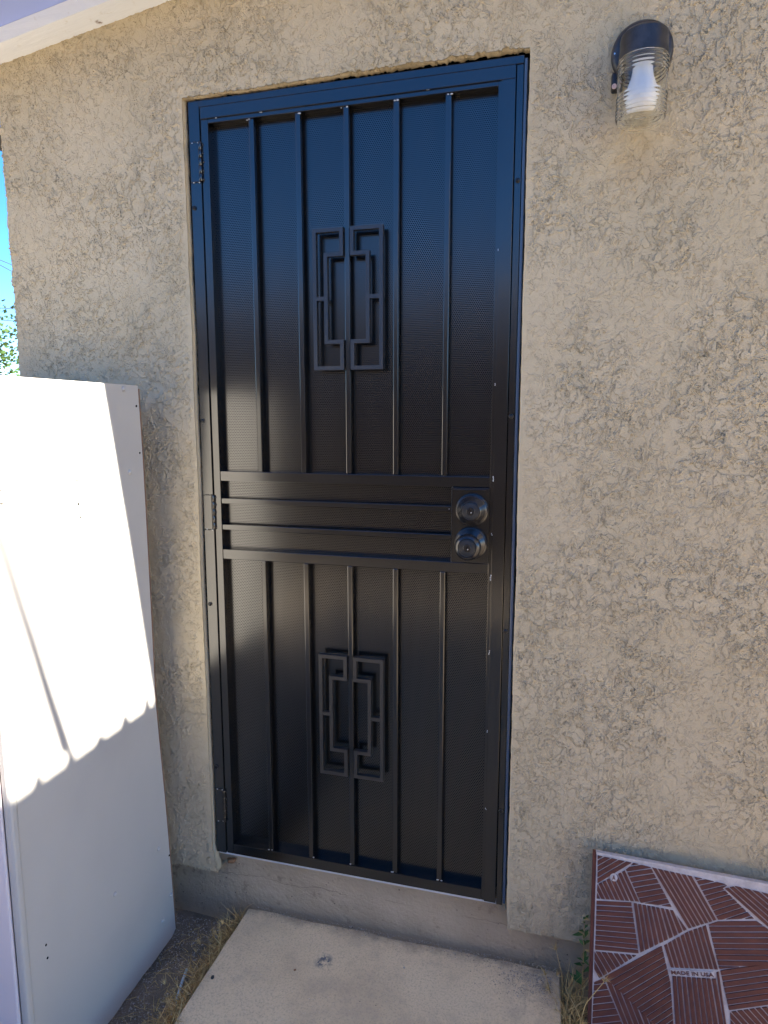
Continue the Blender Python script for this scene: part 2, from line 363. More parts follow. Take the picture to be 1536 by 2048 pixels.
# ------------------------------------------------------------------ house
house = thing('house', (0, 0, GZ), 'tan stucco house with the black security door and a white board under its roof', 'house')
WY = -.013                                                  # stucco face
OX0, OX1, OZT, SB = -.007, .8465, 2.064, -.058               # door opening, stucco bottom
def stucco_wall():
    st = .0021
    def axis(stops):
        out = [stops[0]]
        for a, b in zip(stops[:-1], stops[1:]):
            k = max(1, round((b-a)/st)); out += list(a+(b-a)*np.arange(1, k+1)/k)
        return np.array(out)
    xs = axis([-.565, OX0, OX1, 1.48]); zs = np.concatenate([axis([SB, OZT, 2.36]), [2.39, 2.42, 2.46]])
    XE = np.concatenate([xs, [1.56, 1.68, 1.9, 2.4, 3.2, 4.2, 5.4]]); nxs, nzs = len(XE), len(zs)
    v = np.zeros((nzs, nxs, 3)); v[..., 0] = XE[None, :]; v[..., 1] = WY; v[..., 2] = zs[:, None]
    i0 = int(np.argmin(abs(XE-OX0))); i1 = int(np.argmin(abs(XE-OX1))); jt = int(np.argmin(abs(zs-OZT)))
    def smooth1(n, scale, seed): return np.array([n1(t*scale, seed) for t in n])
    # uneven edges of the opening, the wall's outer corner and the stucco's foot
    fz = smooth1(zs, 4, 1)*.003 + smooth1(zs, 30, 2)*.0008 + np.clip((.02-zs)/.06, 0, 1)*.014
    fzr = smooth1(zs, 4, 11)*.002 + smooth1(zs, 34, 12)*.0009 + np.clip((.05-zs)/.1, 0, 1)*.005
    for k, w in [(k, (1-k/11)**1.5) for k in range(11)]:
        v[:, i0-k, 0] += fz*w; v[:, i1+k, 0] += fzr*w
    x_ = XE; top = -.0005 + .006*np.clip((x_-.1)/.75, 0, 1) + smooth1(x_, 8, 21)*.003 + np.where(x_ > .38, smooth1(x_, 60, 22)*.003 + smooth1(x_, 140, 27)*.002 + smooth1(x_, 17, 25)*.003, smooth1(x_, 45, 22)*.0012)
    top *= ((x_ > OX0-.001) & (x_ < OX1+.001))
    for k, w in [(k, (1-k/11)**1.5) for k in range(11)]: v[jt+k, :, 2] += top*w
    v[:, 0, 0] += smooth1(zs, 6, 31)*.004 + smooth1(zs, 40, 32)*.003
    v[0, :, 2] += smooth1(x_, 9, 41)*.004 + smooth1(x_, 45, 42)*.003
    idx = np.arange(nzs*nxs).reshape(nzs, nxs); V = [v.reshape(-1, 3)]; NV = [nzs*nxs]; F = []
    keep = np.ones((nzs-1, nxs-1), bool); keep[:jt, i0:i1] = False
    Q = np.stack([idx[:-1, :-1], idx[:-1, 1:], idx[1:, 1:], idx[1:, :-1]], -1)[keep]
    def ext(ids, steps, drift):
        cur = np.array(ids); pos = v.reshape(-1, 3)[cur]
        for dy in steps:
            pos = pos+np.array([drift[0], dy, drift[2]]); nw = NV[0]+np.arange(len(cur)); NV[0] += len(cur); V.append(pos)
            F.append(np.stack([cur[:-1], cur[1:], nw[1:], nw[:-1]], -1)); cur = nw
    loop = list(idx[0:jt+1, i0]) + list(idx[jt, i0+1:i1+1]) + list(idx[0:jt, i1][::-1])
    ext(loop, (.005, .005, .014), (0, 0, 0))                       # reveals
    ext(list(idx[0, :i0+1])[::-1], (.006, .02, .03), (0, 0, .0))        # stucco foot
    ext(list(idx[0, i1:])[::-1], (.006, .02, .03), (0, 0, .0))
    ext(list(idx[:, 0]), (.006, .006, .05, 3.0), (0, 0, 0))             # outer corner and side wall
    vv = np.concatenate(V).astype(np.float32); ff = np.concatenate([Q]+F).astype(np.int32); nf = len(ff)
    used = np.zeros(len(vv), bool); used[ff.ravel()] = True; remap = np.cumsum(used)-1; vv = vv[used]; ff = remap[ff].astype(np.int32)
    me = bpy.data.meshes.new('wall'); me.vertices.add(len(vv)); me.vertices.foreach_set('co', vv.ravel())
    me.loops.add(nf*4); me.loops.foreach_set('vertex_index', ff.ravel()); me.polygons.add(nf)
    me.polygons.foreach_set('loop_start', np.arange(0, nf*4, 4, dtype=np.int32)); me.polygons.foreach_set('use_smooth', np.ones(nf, bool))
    me.update(calc_edges=True); me.validate(); me.materials.append(M['stucco'])
    link(bpy.data.objects.new('wall', me), house)
stucco_wall()
def foundation():
    xs = np.arange(-.55, 1.8, .02); v = []; f = []
    zs = [-.34, -.2, -.15, -.1, -.062, -.03, -.007]
    for z in zs:
        for x in xs:
            v.append((x, .042 + mnoise.noise(Vector((x*7, z*9, 2)))*.004 - (.010 if z < -.12 else 0)*(.5+.5*n1(x*5, 8)), z + (n1(x*20, 4)*.001 if z > -.05 else 0)))
    k = len(xs); f = [(j*k+i, j*k+i+1, (j+1)*k+i+1, (j+1)*k+i) for j in range(len(zs)-1) for i in range(k-1)]
    t = (len(zs)-1)*k; b = len(v)
    for x in xs: v.append((x, .2, -.006))
    f += [(t+i, t+i+1, b+i+1, b+i) for i in range(k-1)]
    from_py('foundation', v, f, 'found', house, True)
foundation()
box('foundation', 1.782, 5.4, .042, .2, -.3, -.007, 'found', house, 0)
box('dark_backing', -.3, 1.15, .068, .11, -.005, 2.24, 'dark', house, 0)  # black sheet added to darken the gaps and stop light leaking through
SL = .152                                                    # rake of the roof
def raked(name, x0, x1, y0, y1, z0, th, mat, parent):        # a board that follows the rake; z0 is its underside at x = 0
    v = []
    for x in np.linspace(x0, x1, 24):
        w = n1(x*3, y0)*.0015
        for y, dz in ((y0, 0), (y0, th), (y1, th), (y1, 0)): v.append((x, y, z0+SL*x+dz+(w if dz == 0 else 0)))
    f = []
    for i in range(23):
        for k in range(4): f.append((i*4+k, i*4+(k+1) % 4, i*4+4+(k+1) % 4, i*4+4+k))
    f += [(0, 1, 2, 3), (95, 94, 93, 92)]
    bm = bmesh.new(); vv = [bm.verts.new(q) for q in v]
    for q in f: bm.faces.new([vv[i] for i in q])
    return from_bm(name, bm, mat, parent)
RZ = 2.2935
rb = raked('rake_board', -.9, 5.4, -.082, .0, RZ, .036, 'board', house)
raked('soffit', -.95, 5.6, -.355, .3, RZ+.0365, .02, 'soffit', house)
raked('roof', -1.0, 5.7, -.37, 3.2, RZ+.057, .05, 'roof', house)
raked('fascia', -1.0, 5.7, -.391, -.3705, RZ+.037, .09, 'board', house)

# ------------------------------------------------------------------ security door
door = thing('security_door', (.417, 0, -.002), 'black steel security door with perforated screens, bars and key pattern ornaments', 'door')
FB = .045                                                    # frame depth
jl = box('jamb', 0, .0305, 0, FB, -.001, 2.06, 'black', door)
jr = box('jamb', .8185, .834, 0, FB, -.004, 2.0415, 'black', door)
box('header', .0307, .834, 0, FB, 2.0425, 2.06, 'black', door)
box('sky_edge_strip', .8352, .8425, -.004, .03, .004, 2.052, 'sky_blue_edge', door, .002)  # added strip standing for the frame edge that reflects the sky
for q, (x, z, par) in enumerate([(.0085, 1.804, jl), (.0085, 1.261, jl), (.0095, .754, jl), (.009, .268, jl), (.8265, 1.799, jr), (.8255, 1.272, jr), (.825, .744, jr), (.8255, .263, jr)]):
    sc = lathe('screw', [(0, .0045), (.0028, .0042), (.0052, .0028), (.0058, .0005), (.0058, 0)], (x, 0, z), 'y', 'screw', par, 16)
    lathe('washer', [(.0, -.0002), (.0, .0006), (.0068, .0006), (.0068, -.0002)], (x, 0, z), 'y', 'black', par, 16)
# leaf
LY = .0015
box('stile', .0335, .0535, LY, .032, .0, 2.0405, 'black', door)
box('stile', .7785, .8165, LY, .032, .0, 2.0405, 'black', door)
rails = {}
for nm, z0, z1 in (('top', 2.003, 2.0405), ('lockup', 1.1005, 1.1265), ('locklow', .8855, .9115), ('bottom', .0, .0305)):
    rails[nm] = box('rail', .0537, .7783, LY, .032, z0, z1, 'black', door)
box('cover_strip', .0345, .8165, -.0025, LY-.0002, 2.0135, 2.0415, 'black', door, .0008)
box('cover_strip', .7865, .8165, -.0026, LY-.0003, .0005, 2.0133, 'black', door, .0008)
box('door_sweep', .006, .822, .004, .02, -.0068, -.0012, 'alu', door, .0006)
# screens
for z0, z1 in ((.0305, .8855), (.9115, 1.1005), (1.1265, 2.003)):
    box('perforated_screen', .0537, .7783, .0265, .0275, z0, z1, 'screen', door, 0)
# bars with their welds
def weld(par, x, z, y=-.0005, s=1.0, mat='metal'):
    for k in range(2):
        blob('weld_bead', (x+random.uniform(-.006, .006)*s, y+random.uniform(-.0006, .001), z+random.uniform(-.001, .001)),
             (random.uniform(.0011, .0021)*s, .0011, random.uniform(.0007, .0013)*s), mat, par, random.random())
BW = .0068
for i in range(5):
    x = .1715 + .1235*i
    b = box('bar', x-BW, x+BW, .003, .0165, 1.1267, 2.0028, 'black', door, .002); weld(b, x, 2.0005, .002, 1.9); weld(b, x, 1.1275, .004, .6, 'screw')
    x = .1735 + .1228*i
    b = box('bar', x-BW, x+BW, .003, .0165, .0307, .8853, 'black', door, .002); weld(b, x, .0335, .003, 1.7)
for z in (1.0455, .9735):
    b = box('bar', .0537, .6855, .003, .0165, z-.0068, z+.0068, 'black', door); weld(b, .6845, z, .002, .9); weld(b, .0555, z, .004, .6, 'screw')
for x, z in ((.0735, 2.0128), (.201, 2.0125), (.62, 2.0132), (.7865, 2.0132)): weld(rails['top'], x, z, -.001, .9)
for z, s in ((1.65, .7), (1.345, .9), (1.118, 1.3), (.985, .9), (.873, 1.5), (.682, 1.2), (.475, 1.0), (.262, .8)):
    for k in range(2 if s < 1.2 else 3):
        blob('weld_bead', (.7862+random.uniform(-.001, .001), -.002, z+k*.0035*s), (.0012*s, .0012, .002*s), 'metal', rails['lockup'], random.random())
# ornaments: a key pattern half each side of the middle bar
def ornament(xa, xb, xi, z0, z1, zi0, zi1, side):
    t = .0047; y0, y1 = -.006, .0075; bm = bmesh.new()
    def seg(p, q):
        (ax, az), (bx, bz) = p, q
        add_box(bm, min(ax, bx)-t, max(ax, bx)+t, y0, y1, min(az, bz)-t, max(az, bz)+t)
    zm = (z0+z1)/2+.004
    # one outline path, short pieces trimmed so faces do not overlap
    pts = [(xi, zi1), (xb, zi1), (xb, z1), (xa, z1), (xa, z0), (xb, z0), (xb, zi0), (xi, zi0)]
    def L(p, q, trim0, trim1):
        d = np.sign([q[0]-p[0], q[1]-p[1]]); a = np.array(p)+d*trim0*2*t; b = np.array(q)-d*trim1*2*t
        seg(tuple(a), tuple(b))
    L(pts[1], pts[2], 0, 0); L(pts[2], pts[3], 1, 0); L(pts[3], pts[4], 1, 0); L(pts[4], pts[5], 1, 0); L(pts[5], pts[6], 1, 0)
    L(pts[6], pts[7], 1, 0); L(pts[0], pts[1], 0, 1); L(pts[0], pts[7], 1, 1)
    s = 1 if xi > xa else -1
    seg((xa+s*2*t, zm), (xi-s*2*t, zm))
    bmesh.ops.remove_doubles(bm, verts=bm.verts[:], dist=1e-5)
    return from_bm('ornament', bm, 'cast', door)
for z0, z1, zi0, zi1 in ((1.3925, 1.7235, 1.4565, 1.6655), (.3035, .6355, .3725, .5775)):
    ornament(.3365, .4065, .3655, z0, z1, zi0, zi1, -1)
    ornament(.5075, .4335, .4735, z0, z1, zi0, zi1, 1)
# hinges
for z0, z1 in ((1.866, 1.961), (.966, 1.061), (.1, .199)):
    bm = bmesh.new(); add_box(bm, .003, .027, -.0022, -.0002, z0, z1, .0008); hp = from_bm('hinge', bm, 'black', door)
    k = 5; dz = (z1-z0)/k
    for i in range(k):
        lathe('knuckle', [(0, .0004), (.0042, .0004), (.0046, .0012), (.0046, dz-.0012), (.0042, dz-.0004), (0, dz-.0004)], (.0312, -.0022, z0+i*dz), 'z', 'black', hp, 14)
    for zz in (z0, z1):
        for j in range(5):
            blob('weld_bead', (.004+j*.0055, -.0015, zz+random.uniform(-.0015, .0015)), (.0028, .0013, .0017), 'metal' if j in (1, 4) and zz != 1.061 else 'black', hp, random.random())
    for j in range(5): blob('weld_bead', (.0375+random.uniform(-.001, .001), .0005, z0+.006+j*(z1-z0-.012)/4), (.0022, .0016, .004), 'black', hp, random.random())
# lock
lp = box('lock_plate', .6865, .7785, -.0008, .0012, .9125, 1.0995, 'black', door, .0008)
box('lock_box', .6885, .7783, .0014, .0255, .913, 1.099, 'black', door, .001)
box('edge_trim', .690, .7705, -.0032, -.001, 1.0935, 1.0962, 'black', lp, .0008)
box('edge_trim', .6857, .6866, -.0016, .012, .9125, 1.0995, 'lockface', lp, .0003)
def cylinder_lock(par, c, y, r):
    f = lathe('lock_cylinder', [(0, y), (r*.9, y), (r*.97, y-.0006), (r, y-.002), (r, y-.008)], c, 'y', 'lockface', par, 40)
    lathe('bright_ring', [(r*1.0, y-.0016), (r*1.04, y-.0003), (r*1.09, y-.0016)], c, 'y', 'lockface', par, 40)
    lathe('key_plug', [(0, y+.0012), (r*.44, y+.0012), (r*.48, y+.0006), (r*.48, y-.001)], c, 'y', 'lockmetal', par, 28)
    box('keyway', c[0]-.0011, c[0]+.0011, -y-.0030, -y-.0012, c[2]-.006, c[2]+.003, 'dark', par, 0)
    blob('key_bit', (c[0]+.0018, -y-.0030, c[2]-.003), (.0014, .0006, .0018), 'metal', par, 3)
db = lathe('deadbolt', [(0, .0), (.0405, .0), (.0408, .004), (.0395, .0075), (.037, .0085), (.0362, .0115), (.0335, .0135), (.0255, .0285), (.0228, .0305), (.0218, .0295)], (.737, -.0008, 1.0455), 'y', 'lockmetal', door, 56)
cylinder_lock(db, (.737, -.0008, 1.0455), .0312, .0208)
kn = lathe('door_knob', [(0, 0), (.0405, 0), (.0408, .004), (.0395, .0075), (.037, .0085), (.0362, .0115), (.033, .014), (.026, .019), (.0205, .025), (.0195, .031), (.0225, .037), (.0285, .043), (.0318, .050), (.0322, .0545), (.0305, .0595), (.0265, .0635), (.0225, .0655), (.0212, .0645)], (.735, -.0008, .962), 'y', 'lockmetal', door, 56)
cylinder_lock(kn, (.735, -.0008, .962), .0658, .0203)

# ------------------------------------------------------------------ wall lamp
LX, LYc, LZ = 1.0745, -.083, 1.983
lamp = thing('wall_lamp', (LX, WY, 2.02), 'black jar lantern with ribbed clear glass and white bulb on the stucco wall', 'lamp')
lathe('back_plate', [(0, 0), (.0605, 0), (.0615, .004), (.0600, .012), (.0555, .0165), (.05, .0175), (0, .0175)], (LX+.002, WY-.002, 2.022), 'y', 'lamp_black', lamp, 56)
def lamp_cap():
    prof = [(.0, .043), (.028, .0425), (.039, .0395), (.0445, .034), (.0458, .026), (.0458, .004), (.0475, -.001), (.0475, -.010), (.045, -.0105), (.0, -.0105)]
    o = lathe('cap', prof, (LX, LYc, LZ+.006), 'z', 'lamp_black', lamp, 48)
    bm = bmesh.new(); add_box(bm, LX-.036, LX+.036, LYc+.004, WY-.016, LZ+.002, LZ+.043, .012, 4); from_bm('neck', bm, 'lamp_black', lamp, True, R(50))
lamp_cap()
def jar():
    H, r0 = .119, .0478; out = []
    for i in range(141):
        t = i/140; z = -t*H; r = r0
        if .02 < t < .27: r += .0015*(.5-.5*math.cos(2*math.pi*(t-.02)/.0625))
        if .56 < t < .93: r += .0013*(.5-.5*math.cos(2*math.pi*(t-.56)/.0617))
        if t > .92: r -= .0085*((t-.92)/.08)**2
        out.append((r, z))
    inn = [(max(r0-.0032-(.007*max(0, (-z/H-.9)/.1)**2), .001), z) for r, z in out[::-1] if z > -H+.006]
    prof = [(.0, -H+.0008), (.030, -H), ] + out[::-1] + [(r, z) for r, z in inn[::-1]] + [(.03, -H+.005), (0, -H+.006)]
    return lathe('jar', prof, (LX, LYc, LZ-.005), 'z', 'glass', lamp, 64, angle=R(80))
jar()
bl = lathe('bulb', [(0, 0), (.019, 0), (.0195, -.006), (.0195, -.018), (.0215, -.030), (.0265, -.044), (.0312, -.058), (.0328, -.068), (.0315, -.079), (.0262, -.089), (.0165, -.095), (.0, -.097)], (LX, LYc+.002, LZ-.006), 'z', 'bulb', lamp, 40, angle=R(80))
lathe('bulb_base', [(0, .004), (.0135, .004), (.0135, -.012), (.0, -.012)], (LX, LYc+.002, LZ-.003), 'z', 'metal', bl, 24)
bm = bmesh.new(); add_box(bm, 1.0175, 1.035, WY-.022, WY-.004, 1.948, 1.985, .005, 3); from_bm('screw_tab', bm, 'lamp_black', lamp, True, R(50))
lathe('tab_screw', [(0, .0015), (.0022, .0015), (.0023, .003), (.0048, .003), (.005, .0015), (.005, 0)], (1.0235, WY-.0215, 1.9565), 'y', 'washer', lamp, 20)
lathe('plate_screw', [(0, .003), (.003, .0026), (.0038, 0)], (1.0235, WY-.016, 2.022), 'y', 'metal', lamp, 14)

# ------------------------------------------------------------------ white cabinet
CX, CF_, CT = -.112, -.607, 1.349
def cab_back(z): return float(np.interp(z, [-.255, .19, .5, 1.19, 1.36], [-.057, -.080, -.100, -.103, -.108]))
cab = thing('storage_cabinet', (-.37, -.34, GZ), 'tall white enamel cabinet standing beside the door, half in sun', 'cabinet')
def side_panel():
    # side seen from the door: back edge leans, foot is chipped at the back corner
    ny, nz = 26, 60; v = []; f = []
    for j in range(nz+1):
        t = j/nz
        for i in range(ny+1):
            u = i/ny; z0 = -.249 + (.010 if u < .5 else .006)*(.5+.5*n1(u*9, 3)) + (.012*max(0, 1-u/.04) if u < .04 else 0)
            z = z0 + (CT+.002 - u*.0 - z0)*t
            yb = cab_back(z)
            y = yb + (-.584-yb)*u
            v.append((CX + mnoise.noise(Vector((y*2.2, z*1.6, 5)))*.006 + n1(z*3+u*7, 2)*.0012, y, z))
    k = ny+1
    f = [(j*k+i, j*k+i+1, (j+1)*k+i+1, (j+1)*k+i) for j in range(nz) for i in range(ny)]
    bm = bmesh.new(); vv = [bm.verts.new(q) for q in v]
    for q in f: bm.faces.new([vv[i] for i in q])
    ge = bmesh.ops.extrude_face_region(bm, geom=bm.faces[:])
    for e in ge['geom']:
        if isinstance(e, bmesh.types.BMVert): e.co.x -= .012
    return from_bm('side_panel', bm, 'white', cab, True, R(40))
sp = side_panel()
box('far_side_panel', -.64, -.628, -.60, -.09, -.243, CT, 'white', cab)
box('front_panel', -.64, CX-.018, CF_-.004, CF_+.006, -.243, CT-.003, 'pinkwhite', cab, .004)
box('corner_flange', CX-.017, CX+.003, CF_+.001, -.5855, -.245, CT-.001, 'white', cab, .006)
box('top_panel', -.627, CX-.0145, -.598, -.108, CT-.012, CT-.001, 'white', cab)
box('back_panel', -.64, CX-.013, -.0895, -.085, -.22, CT-.02, 'hardboard', cab, 0)
def back_trim():
    v = []; f = []
    for j in range(41):
        t = j/40; z = -.215 + (CT-.006+.215)*t; y = cab_back(z)+.0028 + n1(z*17)*.0008
        for dx, dy in ((.001, -.0022), (.001, .002), (-.011, .002), (-.011, -.0022)): v.append((CX+mnoise.noise(Vector((y*2.2, z*1.6, 5)))*.006+n1(z*3, 2)*.0012+dx*.6, y+dy, z))
    for j in range(40):
        for k in range(4): f.append((j*4+k, j*4+(k+1) % 4, j*4+4+(k+1) % 4, j*4+4+k))
    from_py('board_edge', v, f, 'hardboard', cab)
back_trim()
for kind, px, py in [('d', 153, 957), ('h', 155, 1008), ('h', 158, 1034), ('d', 2, 1002), ('d', -1, 975), ('h', 272, 812), ('h', 279, 906), ('d', 258, 944), ('d', 246, 778),
                     ('d', 316, 1698), ('h', 338, 1711), ('d', 228, 1788), ('d', 342, 1790), ('d', 326, 1842), ('h', 93, 1890), ('h', 96, 1916)]:
    p = on_plane(px, py, (1, 0, 0), CX); c = (CX + mnoise.noise(Vector((p[1]*2.2, p[2]*1.6, 5)))*.006+.0005, p[1], p[2])
    if kind == 'd': blob('bolt_head', c, (.0055, .0065, .0065), 'white', sp, 1, 2, .0)
    else: blob('screw_hole', c, (.0016, .0032, .0034), 'dark', sp, px, 1, .2)

# ------------------------------------------------------------------ red patterned stepping panel leaning on the wall
pav = thing('stepping_stone', (1.28, -.11, GZ), 'brick red cast square with white grooved hatch pattern leaning on the wall', 'stepping stone')
PA = np.array([1.0587, -.055, .2238]); PV = np.array([0, -.1, -.41]); PV /= np.linalg.norm(PV); PU = np.array([1, 0, -.03]); PU /= np.linalg.norm(PU)
PN = np.cross(PU, PV); PN /= np.linalg.norm(PN)
if PN[1] > 0: PN = -PN                                        # towards the viewer
PWD, PHT, PTH = .452, .470, .017
def P3(u, v, w=0.0): return PA + PU*u + PV*v + PN*w
def crop_uv(U, V):
    q = on_plane(1160+U/7.68, 1690+V/7.68, PN, PN@PA)-PA; return np.array([q@PU, q@PV])
def prism(name, poly, w0, w1, mat, parent, taper=0.0):
    c = np.mean(poly, axis=0); v = [P3(*p, w0) for p in poly]
    v += [P3(*(np.array(p)+(c-p)/max(np.linalg.norm(c-p), 1e-6)*taper), w1) for p in poly]
    k = len(poly); bm = bmesh.new(); vv = [bm.verts.new(q) for q in v]
    bm.faces.new(vv[:k]); bm.faces.new(vv[k:][::-1])
    for i in range(k): bm.faces.new((vv[i], vv[(i+1) % k], vv[k+(i+1) % k], vv[k+i]))
    return from_bm(name, bm, mat, parent)
prism('body', [(-.0068, -.003), (PWD, -.003), (PWD, PHT), (-.0068, PHT)], -PTH, -.0042, 'red', pav)
prism('groove_bed', [(.0015, .0), (PWD-.0015, .0), (PWD-.0015, PHT-.002), (.0015, PHT-.002)], -.0041, -.0018, 'groove', pav)
prism('top_lip', [(.0, -.0034), (PWD, -.0034), (PWD, .0016), (.0, .0016)], -PTH+.001, .0006, 'groove', pav, .001)
def clip(poly, n, c):                                        # keep n.p <= c
    out = []
    for i in range(len(poly)):
        a, b = poly[i], poly[(i+1) % len(poly)]; da, db_ = n@a-c, n@b-c
        if da <= 0: out.append(a)
        if da*db_ < 0: out.append(a+(b-a)*da/(da-db_))
    return out
def area(p): return .5*abs(sum(p[i][0]*p[(i+1) % len(p)][1]-p[(i+1) % len(p)][0]*p[i][1] for i in range(len(p))))
K2, K3 = (1352, 0), (0, 1367)
K4 = (1352, 1367)
def off(k, pts): return [(a+k[0], b+k[1]) for a, b in pts]
REG = [  # polygon, first line, last line, intervals, extra before, extra after
 ([(262, 150), (820, 252), (690, 365), (245, 600)], [(250, 240), (390, 165)], [(245, 600), (815, 255)], 4, 1, 0),
 ([(245, 600), (690, 365), (905, 860), (225, 830)], [(265, 600), (375, 830)], [(690, 365), (905, 860)], 7, 2, 0),
 ([(690, 365), (820, 250), (1090, 310), (1410, 930), (905, 872)], [(700, 405), (1100, 335)], [(935, 870), (1330, 785)], 6, 2, 3),
 ([(1090, 310), (1722, 430), (2092, 1100), (1935, 1155), (1642, 1250)], [(1090, 310), (1642, 1250)], [(1722, 430), (2092, 1100)], 7, 0, 0),
 ([(795, 860), (1420, 960), (1630, 1255), (1420, 1375), (880, 1640)], [(795, 860), (880, 1640)], [(1420, 960), (1560, 1290)], 9, 0, 2),
 ([(225, 845), (780, 855), (872, 1645), (178, 1605)], [(225, 845), (780, 855)], [(178, 1605), (875, 1660)], 10, 0, 0),
 (off(K3, [(170, 250), (840, 300), (310, 640), (150, 720)]), off(K3, [(180, 250), (365, 575)]), off(K3, [(645, 290), (830, 570)]), 5, 2, 2),
 (off(K3, [(310, 640), (880, 285), (1230, 135), (1300, 470), (1350, 700), (1395, 1700), (1420, 1700)]), off(K3, [(310, 640), (1230, 130)]), off(K3, [(310, 1641), (1365, 955)]), 9, 0, 9),
 (off(K3, [(150, 725), (310, 655), (720, 1700), (70, 1700)]), off(K3, [(150, 770), (340, 740)]), off(K3, [(100, 1370), (550, 1310)]), 6, 1, 5),
 (off(K3, [(320, 655), (480, 775), (950, 1225), (1400, 1700), (720, 1700)]), off(K3, [(320, 650), (590, 1382)]), off(K3, [(690, 970), (842, 1382)]), 3, 0, 5),
 ([(1245, 1500), (1640, 1270), (1930, 1165), (1965, 1367), (2092, 1860), (1345, 1850)], [(1240, 1497), (1340, 1850)], [(1892, 1367), (2022, 1867)], 9, 0, 1),
 ([(1362, 1960), (2025, 1985), (2060, 1900), (2160, 2700), (2170, 3070), (1400, 3070)], [(1360, 1957), (1390, 2707)], [(2042, 1957), (2152, 2707)], 9, 0, 0),
 ([(1942, 1165), (2092, 1110), (2690, 1078), (2890, 1215), (3400, 1560), (3400, 1690), (2092, 1850)], [(1942, 1110), (2890, 1080)], [(2072, 1707), (2890, 1697)], 7, 0, 2),
 (off(K4, [(750, 495), (1000, 430), (1536, 360), (2050, 345), (2050, 970), (1536, 1000), (870, 1105)]), off(K4, [(750, 490), (1536, 360)]), off(K4, [(880, 1110), (1536, 1000)]), 7, 1, 0),
 (off(K4, [(885, 1115), (1536, 1005), (2050, 975), (2050, 1700), (895, 1700)]), off(K4, [(890, 1110), (1140, 1382)]), off(K4, [(1370, 1040), (1680, 1382)]), 5, 4, 6),
 (off(K4, [(690, 520), (745, 500), (875, 1110), (880, 1700), (815, 1700), (790, 1300)]), off(K4, [(690, 520), (815, 1700)]), off(K4, [(745, 500), (885, 1700)]), 1, 0, 0),
 (off(K2, [(385, 432), (940, 548), (850, 610), (1330, 1068), (745, 1100)]), off(K2, [(460, 580), (770, 505)]), off(K2, [(720, 1035), (1140, 890)]), 6, 2, 3),
 (off(K2, [(855, 608), (1030, 560), (1536, 665), (2050, 790), (2050, 1640), (1536, 1205)]), off(K2, [(850, 610), (1536, 1220)]), off(K2, [(1390, 630), (2076, 1194)]), 5, 0, 6),
]
def clean(p, tol=6e-4):
    o = []
    for q in p:
        if not o or np.linalg.norm(q-o[-1]) > tol: o.append(q)
    if len(o) > 2 and np.linalg.norm(o[0]-o[-1]) <= tol: o.pop()
    return o
GAP = .0027
for poly, l0, l1, n, eb, ea in REG:
    P = [crop_uv(*p) for p in poly]; A0, A1 = (crop_uv(*p) for p in l0); B0, B1 = (crop_uv(*p) for p in l1)
    sgn = 1.0 if sum(P[i][0]*P[(i+1) % len(P)][1]-P[(i+1) % len(P)][0]*P[i][1] for i in range(len(P))) > 0 else -1.0
    IN = []                                                   # the region's outline moved inwards by half a groove
    for i in range(len(P)):
        e0 = P[i]-P[i-1]; e1 = P[(i+1) % len(P)]-P[i]; m0 = sgn*np.array([-e0[1], e0[0]])/np.linalg.norm(e0); m1 = sgn*np.array([-e1[1], e1[0]])/np.linalg.norm(e1)
        bi = m0+m1; IN.append(P[i] + bi/max(bi@bi/2, .35)*GAP*.55)
    P = IN
    for i in range(-eb, n+ea):
        def line(t):
            return A0+(B0-A0)*t, A1+(B1-A1)*t
        a0, a1 = line(i/n); b0, b1 = line((i+1)/n); cur = list(P)
        mid = (a0+a1+b0+b1)/4
        for p, q in ((a0, a1), (b0, b1)):
            d = (q-p)/np.linalg.norm(q-p); nn = np.array([d[1], -d[0]])
            if nn@(mid-p) > 0: nn = -nn
            if len(cur) > 2: cur = clip(cur, nn, nn@p-GAP*random.uniform(.4, .62))
        for nn, c in ((np.array([-1., 0]), -.0035), (np.array([1., 0]), PWD-.003), (np.array([0, 1.]), PHT-.003), (np.array([0, -1.]), -.0035)):
            if len(cur) > 2: cur = clip(cur, nn, c)
        cur = clean(cur)
        # keep the round mark and the lettering clear
        if len(cur) < 3 or area(cur) < 6e-6: continue
        prism('ridge', cur, -.0018, .0009+random.uniform(-.0003, .0003), 'red', pav, .0006)
cu_ = crop_uv(510, 485)
prism('round_mark', [cu_+.0094*np.array([math.cos(a), math.sin(a)]) for a in np.linspace(0, 2*math.pi, 24, endpoint=False)], -.002, .0018, 'groove', pav, .0008)
def letters(txt, c0, c1, height, par, mat, w0, w1, name):
    cv = bpy.data.curves.new('lettering', 'FONT'); cv.body = txt; cv.extrude = .5; cv.fill_mode = 'BOTH'; cv.resolution_u = 2; cv.offset = .02
    o = bpy.data.objects.new('lettering', cv); COL.objects.link(o); dg = bpy.context.evaluated_depsgraph_get()
    me = bpy.data.meshes.new_from_object(o.evaluated_get(dg)); bpy.data.objects.remove(o)
    xs = [v.co.x for v in me.vertices]; ys = [v.co.y for v in me.vertices]; d = np.array(c1)-np.array(c0); Lx = np.linalg.norm(d); d /= Lx; up = np.array([d[1], -d[0]])
    for v in me.vertices:
        a = (v.co.x-min(xs))/(max(xs)-min(xs))*Lx; b = (v.co.y-min(ys))/(max(ys)-min(ys))*height
        v.co = Vector(P3(*(np.array(c0)+d*a+up*b), w0 if v.co.z < 0 else w1))
    me.materials.clear(); me.materials.append(M[mat]); me.name = name
    return link(bpy.data.objects.new(name, me), par)
t0, t1 = crop_uv(1340, 1905), crop_uv(2010, 1930); dd = (t1-t0)/np.linalg.norm(t1-t0); uu = np.array([dd[1], -dd[0]])
